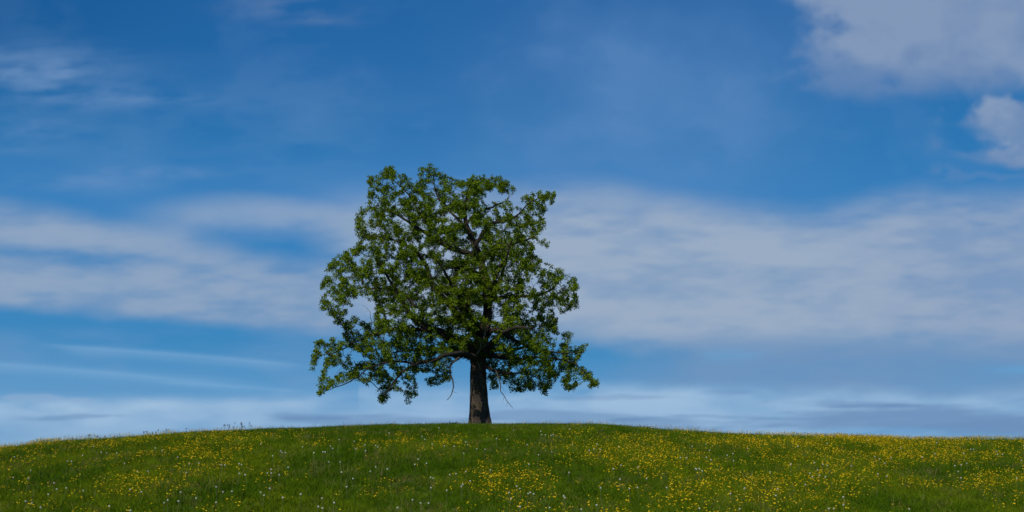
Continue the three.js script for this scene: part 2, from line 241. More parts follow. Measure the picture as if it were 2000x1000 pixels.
{
  const R = rng(2024);
  const base = at(937, 830, TREE_D); base.y = ground(base.x, base.z);
  const oak = new THREE.Group(); oak.name = 'oak_tree'; oak.position.copy(base); scene.add(oak);
  const place = (g) => g.translate(-base.x, -base.y, -base.z);
  const part = (name, g, m, parent = oak) => { const o = new THREE.Mesh(place(g), m); o.name = name; parent.add(o); return o; };

  // hand-laid wood: [px, py, towards the eye, radius in metres]
  const trunkLine = [[937, 848, 0, 0.70], [937, 832, 0, 0.58], [937, 815, 0, 0.52], [936, 790, 0, 0.475], [935, 750, 0, 0.43], [934, 715, 0, 0.41], [935, 690, 0, 0.44], [940, 668, 0, 0.36], [947, 640, 0.1, 0.29], [952, 612, 0.1, 0.25], [951, 580, 0, 0.23], [946, 545, -0.1, 0.22], [940, 515, 0, 0.205], [930, 485, 0.1, 0.18], [920, 462, 0.1, 0.155], [911, 440, 0.1, 0.135], [908, 415, 0, 0.10], [911, 388, 0, 0.07], [916, 362, 0.1, 0.035]];
  const limbs = [
    [[936, 508, 0, 0.16], [920, 497, 0.4, 0.14], [897, 489, 0.8, 0.135], [872, 481, 1.1, 0.12], [846, 466, 1.3, 0.10], [824, 451, 1.4, 0.085], [802, 437, 1.4, 0.07], [780, 421, 1.3, 0.055], [757, 413, 1.1, 0.04], [730, 405, 0.9, 0.025]],
    [[938, 664, 0.1, 0.2], [908, 628, 0.5, 0.17], [870, 588, 0.9, 0.15], [846, 560, 1.2, 0.14], [838, 540, 1.3, 0.13], [831, 516, 1.4, 0.12], [816, 494, 1.5, 0.11], [797, 480, 1.6, 0.07], [770, 468, 1.7, 0.045], [740, 462, 1.7, 0.03]],
    [[934, 694, 0.1, 0.26], [912, 676, 0.5, 0.24], [888, 662, 0.8, 0.21], [868, 650, 1.0, 0.19], [840, 641, 1.2, 0.17], [814, 627, 1.4, 0.15], [794, 603, 1.5, 0.12], [778, 575, 1.5, 0.09], [760, 545, 1.3, 0.06], [742, 520, 1.2, 0.03]],
    [[842, 643, 1.2, 0.11], [813, 644, 1.3, 0.10], [770, 641, 1.2, 0.08], [742, 650, 1.1, 0.07], [712, 659, 0.9, 0.05], [685, 672, 0.6, 0.04], [655, 690, 0.4, 0.025]],
    [[933, 698, 0.2, 0.20], [900, 691, 0.6, 0.17], [874, 693, 1.0, 0.13], [850, 703, 1.4, 0.11], [812, 711, 1.8, 0.09], [785, 728, 2.0, 0.06], [765, 750, 2.1, 0.04], [750, 775, 2.1, 0.02]],
    [[816, 710, 1.8, 0.06], [770, 706, 1.5, 0.05], [730, 714, 1.2, 0.04], [695, 738, 1.0, 0.03], [655, 757, 0.8, 0.02], [630, 766, 0.7, 0.01]],
    [[812, 600, 0.6, 0.08], [790, 575, 0.1, 0.07], [760, 566, -0.3, 0.055], [727, 564, -0.6, 0.045], [696, 563, -0.8, 0.035], [680, 580, -0.8, 0.02], [668, 605, -0.8, 0.01]],
    [[944, 668, 0.1, 0.17], [958, 645, 0.3, 0.14], [978, 647, 0.6, 0.125], [1000, 662, 0.9, 0.10], [1022, 671, 1.1, 0.08], [1058, 682, 1.3, 0.055], [1095, 690, 1.4, 0.035], [1140, 688, 1.4, 0.015]],
    [[938, 696, 0.1, 0.19], [958, 694, 0.4, 0.15], [982, 698, 0.7, 0.115], [1010, 702, 0.9, 0.09], [1050, 698, 0.9, 0.06], [1088, 700, 0.8, 0.045], [1122, 711, 0.7, 0.03], [1148, 733, 0.6, 0.018], [1166, 752, 0.6, 0.01]],
    [[942, 712, 0.2, 0.13], [958, 720, 0.5, 0.09], [978, 727, 0.9, 0.065], [1000, 729, 1.3, 0.05], [1030, 728, 1.6, 0.035], [1060, 745, 1.8, 0.02]],
    [[951, 592, 0, 0.12], [975, 582, -0.4, 0.10], [1010, 580, -0.8, 0.085], [1045, 578, -1.0, 0.07], [1066, 571, -1.1, 0.055], [1082, 562, -1.1, 0.045], [1090, 545, -1.1, 0.03], [1108, 538, -1.1, 0.018]],
    [[940, 515, 0, 0.13], [958, 490, 0.4, 0.11], [972, 480, 0.7, 0.10], [998, 479, 1.1, 0.08], [1025, 470, 1.3, 0.05], [1045, 462, 1.4, 0.03]],
    [[930, 486, 0.1, 0.12], [938, 462, 0.3, 0.10], [950, 447, 0.4, 0.09], [970, 434, 0.5, 0.075], [992, 430, 0.5, 0.06], [1012, 418, 0.5, 0.045], [1030, 400, 0.4, 0.035], [1055, 386, 0.3, 0.022], [1076, 379, 0.3, 0.012]],
    [[912, 436, 0.1, 0.085], [924, 422, 0, 0.07], [940, 412, -0.2, 0.06], [964, 404, -0.3, 0.045], [985, 394, -0.4, 0.025]],
    [[938, 540, 0.1, 0.11], [920, 526, 0.8, 0.09], [898, 523, 1.4, 0.075], [870, 524, 1.9, 0.05], [850, 508, 2.2, 0.03]],
    [[915, 452, 0.1, 0.09], [896, 430, -0.5, 0.075], [872, 405, -1.0, 0.06], [852, 378, -1.3, 0.045], [846, 345, -1.4, 0.02]],
    [[846, 466, 1.3, 0.07], [835, 440, 0.8, 0.06], [815, 410, 0.4, 0.05], [795, 378, 0.1, 0.035], [765, 350, -0.1, 0.02]],
    [[910, 410, 0, 0.06], [925, 385, 0.3, 0.045], [945, 362, 0.5, 0.025], [960, 348, 0.6, 0.012]],
    [[940, 660, 0.3, 0.2], [915, 605, 1.8, 0.15], [890, 565, 3.0, 0.11], [868, 530, 3.9, 0.06], [850, 505, 4.5, 0.03]],
    [[946, 690, 0.3, 0.2], [962, 668, 1.5, 0.15], [985, 648, 3.0, 0.11], [1012, 640, 4.1, 0.07], [1040, 640, 4.8, 0.03]],
    [[950, 610, 0.2, 0.15], [962, 560, 1.6, 0.11], [975, 525, 2.7, 0.08], [990, 500, 3.5, 0.05], [1000, 470, 3.9, 0.025]],
    [[932, 700, 0.4, 0.2], [915, 694, 1.8, 0.15], [890, 690, 3.2, 0.11], [860, 698, 4.3, 0.07], [830, 712, 5.0, 0.03]],
    [[948, 630, -0.2, 0.17], [960, 580, -1.9, 0.13], [978, 540, -3.2, 0.09], [990, 500, -4.2, 0.05], [985, 460, -4.6, 0.03]],
    [[938, 645, -0.2, 0.18], [900, 600, -1.9, 0.14], [862, 565, -3.3, 0.10], [820, 540, -4.2, 0.06], [790, 510, -4.6, 0.03]],
    [[938, 692, -0.3, 0.2], [965, 684, -2.0, 0.15], [1003, 682, -3.7, 0.10], [1045, 672, -4.6, 0.05], [1080, 660, -4.8, 0.025]],
    [[930, 690, -0.3, 0.2], [895, 682, -2.0, 0.15], [850, 682, -3.7, 0.10], [800, 684, -4.7, 0.05], [760, 690, -5.0, 0.025]],
  ];
  const bare = [ // dead or leafless wood
    ['hanging_branch', 'bare dead branch hanging below the left limbs', [[900, 696, 1.6, 0.055], [890, 704, 1.9, 0.05], [880, 712, 2.1, 0.045], [879, 728, 2.1, 0.04], [885, 745, 2.1, 0.035], [884, 765, 2.1, 0.025], [879, 776, 2.1, 0.018], [873, 782, 2.1, 0.012]], twigBark],
    ['hanging_branch', 'thin bare branch hanging right of the trunk', [[968, 722, 1.4, 0.03], [976, 742, 1.6, 0.025], [978, 762, 1.6, 0.022], [986, 776, 1.6, 0.018], [996, 790, 1.6, 0.014], [1003, 798, 1.6, 0.008]], twigBark],
    ['dry_stem', 'pale twisted dry stem in front of the trunk', [[943, 632, 1.0, 0.03], [947, 650, 1.0, 0.04], [945, 662, 1.0, 0.04], [940, 670, 0.9, 0.038], [939, 680, 0.85, 0.036], [932, 692, 0.8, 0.033], [930, 698, 0.75, 0.03], [934, 710, 0.6, 0.028], [938, 722, 0.5, 0.015]], paleBark],
    ['bare_twig', null, [[728, 630, 0.6, 0.014], [724, 620, 0.5, 0.012], [722, 608, 0.4, 0.009], [714, 600, 0.4, 0.006], [706, 595, 0.4, 0.004]], twigBark],
    ['bare_twig', null, [[700, 668, 0.7, 0.014], [680, 695, 0.8, 0.012], [664, 722, 0.9, 0.009], [652, 735, 0.9, 0.005]], twigBark],
    ['bare_twig', null, [[740, 640, 0.8, 0.02], [715, 640, 0.8, 0.015], [695, 632, 0.7, 0.01], [684, 626, 0.7, 0.005]], twigBark],
    ['bare_twig', null, [[1036, 490, 1.0, 0.01], [1046, 498, 1.0, 0.008], [1058, 501, 1.0, 0.004]], twigBark],
    ['bare_twig', null, [[1085, 560, -1.0, 0.014], [1094, 546, -1.0, 0.011], [1100, 530, -1.0, 0.008], [1104, 524, -1.0, 0.004]], twigBark],
  ];

  // where leaves grow: the crown's volume from its outline, thick in the middle and thin in the arms
  const outline = [722, 338, 745, 326, 775, 324, 788, 336, 800, 348, 806, 332, 826, 322, 833, 338, 840, 322, 858, 322, 860, 336, 872, 350, 885, 358, 905, 352, 920, 342, 940, 338, 965, 342, 985, 354, 1010, 368, 1008, 382, 985, 380, 975, 392, 985, 398, 1010, 398, 1026, 386, 1032, 378, 1055, 379, 1075, 374, 1084, 382, 1080, 396, 1060, 398, 1063, 415, 1066, 440, 1058, 455, 1050, 468, 1062, 480, 1066, 492, 1052, 492, 1042, 486, 1046, 505, 1050, 522, 1070, 530, 1090, 524, 1110, 534, 1124, 536, 1134, 552, 1132, 575, 1124, 592, 1108, 612, 1098, 600, 1092, 588, 1082, 600, 1085, 625, 1092, 640, 1112, 650, 1114, 664, 1104, 672, 1126, 676, 1146, 672, 1150, 690, 1150, 702, 1136, 700, 1122, 706, 1134, 714, 1150, 728, 1168, 744, 1168, 758, 1156, 758, 1140, 738, 1122, 722, 1126, 745, 1120, 764, 1106, 764, 1100, 748, 1094, 728, 1082, 738, 1076, 760, 1064, 768, 1054, 748, 1044, 760, 1020, 764, 1004, 766, 1000, 752, 985, 748, 972, 738, 962, 756, 956, 745, 952, 712, 918, 704, 885, 705, 880, 735, 862, 752, 838, 756, 832, 742, 845, 728, 826, 722, 815, 745, 800, 765, 812, 775, 796, 792, 790, 768, 800, 750, 785, 735, 770, 758, 755, 785, 742, 790, 738, 776, 748, 765, 730, 750, 735, 738, 712, 752, 722, 728, 700, 725, 700, 738, 680, 738, 660, 745, 640, 765, 626, 768, 628, 758, 650, 745, 668, 728, 668, 704, 645, 722, 640, 738, 630, 750, 622, 744, 630, 728, 618, 722, 606, 728, 614, 705, 608, 690, 614, 672, 632, 662, 650, 652, 672, 650, 668, 632, 690, 622, 705, 628, 722, 628, 730, 612, 730, 590, 718, 578, 700, 576, 690, 590, 680, 608, 668, 626, 656, 636, 652, 618, 638, 610, 626, 596, 630, 575, 628, 555, 640, 530, 640, 512, 660, 500, 680, 492, 700, 478, 704, 460, 694, 446, 692, 425, 706, 412, 712, 398, 700, 396, 716, 385, 722, 370, 718, 352];
  const M = outline.length / 2;
  const depthIn = (x, y) => { // pixels inside the outline, negative outside
    let inside = false, best = 1e9;
    for (let i = 0, j = M - 1; i < M; j = i++) {
      const ax = outline[2 * i], ay = outline[2 * i + 1], bx = outline[2 * j], by = outline[2 * j + 1];
      if ((ay > y) !== (by > y) && x < (bx - ax) * (y - ay) / (by - ay) + ax) inside = !inside;
      const t = clamp(((x - ax) * (bx - ax) + (y - ay) * (by - ay)) / ((bx - ax) ** 2 + (by - ay) ** 2)); best = Math.min(best, Math.hypot(x - lerp(ax, bx, t), y - lerp(ay, by, t)));
    }
    return inside ? best : -best;
  };
  const inOval = (list, x, y) => list.some(([cx, cy, rx, ry]) => ((x - cx) / rx) ** 2 + ((y - cy) / ry) ** 2 < 1);
  const holes = [[713, 602, 24, 24], [788, 436, 16, 9], [772, 428, 9, 6], [875, 500, 16, 10], [840, 516, 8, 14], [830, 490, 9, 8], [745, 662, 20, 6], [690, 692, 26, 7], [955, 417, 12, 10], [972, 384, 28, 7], [966, 606, 7, 12], [860, 664, 8, 6], [1040, 556, 18, 9], [955, 668, 9, 8], [738, 452, 8, 9], [812, 345, 12, 12], [888, 425, 12, 8], [890, 372, 10, 8], [1000, 450, 9, 7], [735, 535, 10, 8], [1030, 590, 10, 7], [780, 690, 10, 6], [1010, 720, 12, 7]];
  const openFront = [[954, 625, 12, 42], [926, 478, 20, 30], [870, 480, 40, 14], [822, 505, 12, 34], [850, 648, 44, 15], [985, 652, 34, 14], [912, 425, 10, 26], [700, 563, 40, 6], [900, 695, 46, 10], [980, 440, 30, 12], [880, 524, 26, 6], [1075, 566, 22, 9]];
  const clumps = [];
  for (let tries = 0; tries < 60000 && clumps.length < 1000; tries++) {
    const x = lerp(600, 1175, R()), y = lerp(315, 800, R()), dIn = depthIn(x, y);
    if (dIn < 4 || inOval(holes, x, y)) continue;
    const T = Math.min(5.2, Math.sqrt(Math.max(0, dIn * (400 - Math.min(dIn, 200))) ) * 0.0268 * 0.82), lobe = (fbm(x / 70, y / 70, 2, 44) - 0.5) * 5.5 * (1 - ss(20, 90, dIn));
    const q = R() * 2 - 1, z = lobe + T * Math.sign(q) * Math.pow(Math.abs(q), 0.62);
    if (z > 0.6 && inOval(openFront, x, y)) continue;
    if (dIn < 26 && fbm(x / 17, y / 17, 2, 171) < 0.47) continue;
    const r = lerp(0.22, 0.44, R()), p = at(x, y, TREE_D - z);
    if (clumps.some((c) => c.p.distanceTo(p) < (c.r + r) * 0.8)) continue;
    clumps.push({ p, r, dIn });
  }
  for (let tries = 0, n = 0; tries < 60000 && n < 330; tries++) { // the thin arms and the ragged rim
    const x = lerp(600, 1175, R()), y = lerp(315, 800, R()); if (inOval(holes, x, y)) continue; const dIn = depthIn(x, y); if (dIn < 1 || dIn > 15 || fbm(x / 13, y / 13, 2, 172) < 0.5) continue;
    const z = (fbm(x / 70, y / 70, 2, 44) - 0.5) * 4.5 + (R() - 0.5) * 1.2, r = lerp(0.13, 0.26, R()), p = at(x, y, TREE_D - z);
    if (clumps.some((c) => c.p.distanceTo(p) < (c.r + r) * 0.72)) continue;
    clumps.push({ p, r, dIn }); n++;
  }
  for (const [x, y, z, r] of [[910, 735, 0.25, 0.32], [904, 748, 0.2, 0.28], [912, 762, 0.2, 0.22], [914, 775, 0.2, 0.15], [934, 745, 0.62, 0.14], [928, 758, 0.62, 0.12], [958, 735, 0.1, 0.3], [966, 745, 0.2, 0.3], [946, 736, 0.6, 0.12]]) clumps.push({ p: at(x, y, TREE_D - z), r, dIn: 20 });
  for (const [x, y, n, dx] of [[630, 752, 3, -2], [642, 740, 3, -2], [612, 715, 2, 0], [722, 740, 3, -2], [746, 768, 4, -1], [758, 762, 3, 0], [772, 748, 3, 0], [798, 768, 4, -1], [808, 758, 3, 1], [786, 742, 2, 0], [836, 744, 2, 0], [862, 738, 2, 1], [1000, 748, 3, 0], [1018, 750, 3, 1], [1042, 748, 2, 0], [1064, 750, 4, 0], [1080, 736, 4, -1], [1106, 748, 3, 0], [1122, 740, 4, 0], [1100, 592, 4, 0], [1110, 584, 4, -1], [1124, 585, 3, 1], [962, 742, 4, 0], [645, 602, 3, 1], [656, 622, 3, 1], [632, 590, 3, -1], [1050, 500, 3, 1], [1062, 470, 3, 1], [1060, 432, 3, 1], [1154, 738, 3, 2], [985, 742, 2, 0], [880, 722, 2, -1], [664, 730, 3, -3], [1112, 655, 3, 1], [700, 732, 2, -2]]) // hanging ends
    for (let k = 0; k < n; k++) { const X = x + dx * k + (R() - 0.5) * 4, Y = y + k * 6.5; clumps.push({ p: at(X, Y, TREE_D - (fbm(x / 70, y / 70, 2, 44) - 0.5) * 4.5), r: 0.13, dIn: 40 }); }
  let attract = [];
  for (const c of clumps) { const n = Math.round(6 + c.r * c.r * 70); for (let i = 0; i < n; i++) { const v = new THREE.Vector3(R() * 2 - 1, (R() * 2 - 1) * 0.8, R() * 2 - 1); if (v.length() > 1) continue; const p = v.multiplyScalar(c.r).add(c.p), [X, Y] = px(p.x, p.y, p.z); if (c.dIn < 30 && depthIn(X, Y) < -2) continue; attract.push({ p, live: true }); } }

  // wood that grows from the limbs towards the leaves
  const nodes = [], STEP = 0.17, grid = new Map(), cell = 0.9;
  const key = (p) => Math.floor(p.x / cell) + ',' + Math.floor(p.y / cell) + ',' + Math.floor(p.z / cell);
  const addNode = (p, parent, r, owner) => { const n = { p, parent, r, owner, kids: 0, tips: 0, dir: new THREE.Vector3(), hits: 0, i: nodes.length }; nodes.push(n); const k = key(p); if (!grid.has(k)) grid.set(k, []); grid.get(k).push(n); return n; };
  const nearest = (p, reach) => { let best = null, bd = reach * reach; const c = Math.ceil(reach / cell), ix = Math.floor(p.x / cell), iy = Math.floor(p.y / cell), iz = Math.floor(p.z / cell); for (let a = -c; a <= c; a++) for (let b = -c; b <= c; b++) for (let e = -c; e <= c; e++) { const l = grid.get((ix + a) + ',' + (iy + b) + ',' + (iz + e)); if (l) for (const n of l) { const d = n.p.distanceToSquared(p); if (d < bd) { bd = d; best = n; } } } return best; };
  const wood = [];
  const lay = (line, owner, skip = 0) => { const s = smooth(line, 0.16); const wob = owner === 0 ? 0 : 0.055; for (let i = 1; i < s.p.length; i++) { const k = owner * 9.1 + i * 0.42; s.p[i].x += (noise2(k, 1.5, 70) - 0.5) * wob * 2; s.p[i].y += (noise2(k, 7.5, 71) - 0.5) * wob * 2; s.p[i].z += (noise2(k, 3.5, 72) - 0.5) * wob * 2; } wood.push(s); let prev = null; s.p.forEach((p, i) => { if (i < skip) return; prev = addNode(p.clone(), prev, s.r[i], owner); }); };
  lay(trunkLine, 0, Math.round(110 * 0.0268 / 0.16)); limbs.forEach((l, i) => lay(l, i + 1, 3));
  const fixed = nodes.length;
  for (let round = 0; round < 70; round++) {
    const fresh = [];
    const reach = round < 8 ? 1.4 : round < 25 ? 2.2 : 3.4;
    for (const a of attract) { if (!a.live) continue; const n = nearest(a.p, reach); if (!n) continue; const v = a.p.clone().sub(n.p), d = v.length(); if (d < 0.19) { a.live = false; continue; } n.dir.addScaledVector(v, 1 / d); n.hits++; if (n.hits === 1) fresh.push(n); }
    if (!fresh.length && round > 26) break;
    for (const n of fresh) {
      n.dir.divideScalar(n.hits); n.hits = 0;
      if (n.parent) n.dir.addScaledVector(n.p.clone().sub(n.parent.p).normalize(), 0.35);
      n.dir.add(new THREE.Vector3(R() - 0.5, R() - 0.5, R() - 0.5).multiplyScalar(0.55)).normalize();
      const p = n.p.clone().addScaledVector(n.dir, STEP); n.dir.set(0, 0, 0);
      const close = nearest(p, 0.09); if (close && close !== n) continue;
      const m = addNode(p, n, 0, n.i < fixed ? -1 : n.owner); n.kids++; m.root = n.i < fixed ? m : n.root;
    }
    attract = attract.filter((a) => a.live);
  }
  for (let i = nodes.length - 1; i >= fixed; i--) { const n = nodes[i]; if (!n.tips) n.tips = 1; if (n.parent.i >= fixed) n.parent.tips += n.tips; }
  const rOf = (tips) => 0.0062 * Math.pow(tips, 0.47);
  for (let i = fixed; i < nodes.length; i++) { const n = nodes[i]; n.r = Math.min(rOf(n.tips), Math.max(0.006, (n.parent.i < fixed ? n.parent.r * 0.85 : n.parent.r))); }
  console.log('nodes', nodes.length, 'attractors left', attract.length, 'clumps', clumps.length);

  // meshes of the wood
  const fine = smooth(trunkLine, 0.05), trunkG = tube(fine.p, fine.r, 56, 0.13, 3);
  { // root flare: ridges that spread towards the ground
    const p = trunkG.attributes.position; for (let i = 0; i < p.count; i++) { const y = p.getY(i) - base.y, dx = p.getX(i) - base.x, dz = p.getZ(i) - base.z, a = Math.atan2(dz, dx), f = Math.exp(-Math.max(0, y) / 0.5) * (0.06 + 0.12 * Math.max(0, Math.cos(a)) + 0.14 * Math.max(0, Math.sin(a * 5 + 0.6) * 0.6 + Math.sin(a * 3 + 2) * 0.4)); if (y < 2) { p.setX(i, p.getX(i) + dx * f); p.setZ(i, p.getZ(i) + dz * f); } }
    trunkG.computeVertexNormals();
  }
  part('trunk', trunkG, bark);
  for (let i = 1; i < wood.length; i++) part('limb', tube(wood[i].p, wood[i].r, 12, 0.1, i), limbBark);
  for (const [name, label, line, m] of bare) {
    const s = smooth(line, 0.06); for (let i = 1; i < s.p.length; i++) { const k = line[0][0] + i * 0.3; s.p[i].x += (noise2(k, 1, 80) - 0.5) * 0.05; s.p[i].z += (noise2(k, 5, 81) - 0.5) * 0.06; }
    const gs = [tube(s.p, s.r, 7, 0.15)];
    for (let i = 6; i < s.p.length - 1; i += 4 + Math.floor(R() * 5)) { // short side twigs
      const q = [s.p[i].clone()], rr = [Math.min(0.01, s.r[i] * 0.5)], v = new THREE.Vector3(R() * 2 - 1, -R() * 0.9, R() - 0.5).normalize(), n = 3 + Math.floor(R() * 4); if (name === 'dry_stem') continue;
      for (let k = 0; k < n; k++) { v.add(new THREE.Vector3(R() - 0.5, R() - 0.6, R() - 0.5).multiplyScalar(0.6)).normalize(); q.push(q[k].clone().addScaledVector(v, 0.09)); rr.push(rr[0] * (1 - (k + 1) / (n + 1))); }
      gs.push(tube(q, rr, 4));
    }
    const o = part(name, mergeGeometries(gs), m); if (label) o.userData.label = label;
  }
  // grown branches: one part for each of the stouter ones with its own side shoots, the rest together
  const chains = new Map(), done = new Set();
  const kidsOf = new Map(); for (let i = fixed; i < nodes.length; i++) { const n = nodes[i]; if (n.parent.i >= fixed) { if (!kidsOf.has(n.parent)) kidsOf.set(n.parent, []); kidsOf.get(n.parent).push(n); } }
  for (let i = fixed; i < nodes.length; i++) {
    const n = nodes[i]; if (done.has(n)) continue;
    const line = [n.parent.p.clone(), n.p], rad = [Math.min(n.r * 1.15, n.parent.r), n.r]; done.add(n);
    for (let m = n; kidsOf.has(m);) { const next = kidsOf.get(m).reduce((a, b) => (b.tips > a.tips ? b : a)); if (done.has(next)) break; line.push(next.p); rad.push(next.r); done.add(next); m = next; }
    const root = n.root; if (!chains.has(root)) chains.set(root, []);
    const soft = line.map((p, k) => (k === 0 || k === line.length - 1 ? p : p.clone().multiplyScalar(2).add(line[k - 1]).add(line[k + 1]).multiplyScalar(0.25)));
    chains.get(root).push(tube(soft, rad, rad[0] > 0.03 ? 7 : rad[0] > 0.012 ? 5 : 3));
  }
  const roots = [...chains.keys()].sort((a, b) => b.tips - a.tips), rest = [];
  roots.forEach((r, i) => { const g = chains.get(r); if (i < 70) part('branch', mergeGeometries(g), twigBark); else rest.push(...g); });
  if (rest.length) part('twigs', mergeGeometries(rest), twigBark).userData.kind = 'stuff';

  // leaves: sprays of lobed leaves along the thin wood
  const spray = (seed) => {
    const S = rng(seed), pos = [], idx = [];
    const n = 11;
    for (let i = 0; i < n; i++) {
      const L = lerp(0.06, 0.092, S()), Wd = L * lerp(0.5, 0.62, S()), m = new THREE.Matrix4().makeRotationFromEuler(new THREE.Euler((S() - 0.5) * 2.2, S() * 6.28, (S() - 0.5) * 2.2, 'YXZ')), o = new THREE.Vector3((S() - 0.5) * 0.15, (S() - 0.5) * 0.11, (S() - 0.5) * 0.15), b = pos.length / 3;
      const fold = lerp(0.1, 0.35, S());
      for (const [x, y, h] of [[0, 0, 0], [0.5, 0.32, 1], [0.36, 0.5, 0.7], [0.52, 0.7, 1], [0, 1, 0.1], [-0.52, 0.7, 1], [-0.36, 0.5, 0.7], [-0.5, 0.32, 1], [0, 0.5, 0]]) { const v = new THREE.Vector3(x * Wd, h * fold * Wd * 0.5 - y * y * L * 0.22, y * L).applyMatrix4(m).add(o); pos.push(v.x, v.y, v.z); }
      for (const [p, q] of [[0, 1], [1, 2], [2, 3], [3, 4], [4, 5], [5, 6], [6, 7], [7, 0]]) idx.push(b + 8, b + p, b + q);
    }
    const g = new THREE.BufferGeometry(); g.setAttribute('position', new THREE.Float32BufferAttribute(pos, 3)); g.setIndex(idx); g.computeVertexNormals(); return g;
  };
  const spots = [[], [], [], []];
  const col = new THREE.Color(), mtx = new THREE.Matrix4(), quat = new THREE.Quaternion();
  for (let i = fixed; i < nodes.length; i++) {
    const n = nodes[i]; if (n.tips > 14) continue;
    const [X, Y] = px(n.p.x, n.p.y, n.p.z), dIn = depthIn(X, Y); if (inOval(holes, X, Y) && R() < 0.8) continue;
    if (dIn < -34 && !(X > 895 && X < 975 && Y > 700)) continue;
    const many = n.tips <= 1 ? 4.2 : n.tips < 4 ? 1.7 : n.tips < 9 ? 0.7 : 0.2; let c = Math.floor(many + R());
    while (c-- > 0) { const p = n.p.clone().add(new THREE.Vector3((R() - 0.5) * 0.2, (R() - 0.4) * 0.18, (R() - 0.5) * 0.2)); spots[Math.floor(R() * 4)].push(p); }
  }
  let total = 0;
  spots.forEach((list, k) => {
    const im = new THREE.InstancedMesh(spray(500 + k), leafMat, list.length); im.name = 'foliage'; im.userData.kind = 'stuff';
    list.forEach((p, i) => {
      quat.setFromEuler(new THREE.Euler((R() - 0.5) * 0.9, R() * 6.28, (R() - 0.5) * 0.9)); const s = lerp(0.8, 1.2, R());
      mtx.compose(p.clone().sub(base), quat, new THREE.Vector3(s, s, s)); im.setMatrixAt(i, mtx);
      const v = fbm(p.x * 0.8 + p.z * 0.5, p.y * 0.8 - p.z * 0.4, 3, 66), q = R(); col.setRGB(lerp(0.095, 0.18, clamp(v + (q - 0.5) * 0.5)), lerp(0.165, 0.255, clamp(v + (q - 0.5) * 0.5)), lerp(0.003, 0.006, q)); im.setColorAt(i, col);
    });
    total += list.length; oak.add(im);
  });
  console.log('sprays', total, 'branch roots', roots.length);
  tag(oak, 'lone broad old oak with fresh green leaves on top of the meadow hill', 'tree');
}

// ------------------------------------------------------------------ meadow
const bladeMat = new THREE.MeshPhysicalMaterial({ color: 0xffffff, roughness: 0.9, transmission: 0.25, thickness: 0, side: THREE.DoubleSide, specularIntensity: 0.08 });
function tuft(seed, n, h0, h1, w, spread, lean) {
  const S = rng(seed), pos = [], idx = [];
  for (let i = 0; i < n; i++) {
    const a = S() * 6.28, r = Math.sqrt(S()) * spread, x0 = Math.cos(a) * r, z0 = Math.sin(a) * r, h = lerp(h0, h1, S()), b = S() * 6.28, l = lean * h * (0.25 + S()), f = S() * 6.28, wx = Math.cos(f) * w * 0.5, wz = Math.sin(f) * w * 0.5, o = pos.length / 3;
    for (let k = 0; k < 4; k++) { const t = k / 3, cx = x0 + Math.cos(b) * l * t * t, cz = z0 + Math.sin(b) * l * t * t, y = h * (t - 0.18 * lean * t * t), ww = 1 - t * t * 0.85; if (k < 3) pos.push(cx - wx * ww, y, cz - wz * ww, cx + wx * ww, y, cz + wz * ww); else pos.push(cx, y, cz); }
    idx.push(o, o + 1, o + 2, o + 1, o + 3, o + 2, o + 2, o + 3, o + 4, o + 3, o + 5, o + 4, o + 4, o + 5, o + 6);
  }
  const g = new THREE.BufferGeometry(); g.setAttribute('position', new THREE.Float32BufferAttribute(pos, 3)); g.setIndex(idx); g.computeVertexNormals(); return g;
}
// how thickly buttercups stand: patches seen in the photograph [px, py, rx, ry, weight]
const patches = [[1060, 945, 110, 22, 0.8], [1200, 925, 80, 18, 0.45], [1300, 965, 150, 28, 0.75], [1130, 985, 110, 18, 0.9], [1250, 892, 110, 22, 0.5], [1290, 905, 50, 12, 0.5], [1420, 952, 70, 22, 0.7], [1530, 935, 60, 14, 0.9], [1510, 962, 90, 18, 0.9], [1630, 930, 60, 16, 0.5], [1780, 886, 80, 14, 0.9], [1600, 905, 90, 20, 0.4], [1880, 870, 140, 14, 0.4], [1700, 858, 300, 10, 0.5], [1890, 950, 25, 8, 0.8], [1970, 935, 50, 12, 0.6], [1800, 940, 60, 10, 0.5], [1950, 965, 60, 12, 0.4], [260, 938, 70, 12, 0.75], [320, 868, 90, 14, 0.5], [440, 850, 70, 8, 0.5], [100, 862, 60, 6, 0.9], [30, 880, 50, 12, 0.5], [350, 890, 160, 26, 0.3], [870, 858, 110, 10, 0.5], [680, 862, 60, 9, 0.4], [950, 925, 40, 12, 0.5], [980, 940, 60, 18, 0.6], [880, 945, 50, 10, 0.5], [730, 958, 50, 8, 0.5], [770, 970, 60, 6, 0.5], [690, 992, 60, 5, 0.4], [590, 880, 40, 8, 0.2], [450, 975, 16, 5, 0.6], [1010, 920, 60, 8, 0.5], [1580, 970, 60, 10, 0.5], [420, 910, 90, 14, 0.25]];
const bare = [[1820, 918, 70, 18, 1], [1720, 965, 90, 20, 0.75], [1860, 985, 160, 18, 0.8], [1400, 985, 80, 14, 0.8], [1150, 945, 40, 14, 0.6], [430, 950, 90, 26, 0.9], [100, 930, 120, 20, 0.6], [1090, 900, 60, 26, 0.6], [750, 900, 170, 26, 0.9], [600, 950, 120, 40, 0.8], [1960, 910, 50, 14, 0.8], [1460, 925, 40, 10, 0.6], [860, 832, 420, 12, 1.3], [1590, 985, 60, 14, 0.7], [180, 985, 170, 16, 0.8]];
const gauss = (list, X, Y) => { let s = 0; for (const [cx, cy, rx, ry, w] of list) { const q = ((X - cx) / rx) ** 2 + ((Y - cy) / ry) ** 2; if (q < 6) s += w * Math.exp(-q); } return s; };
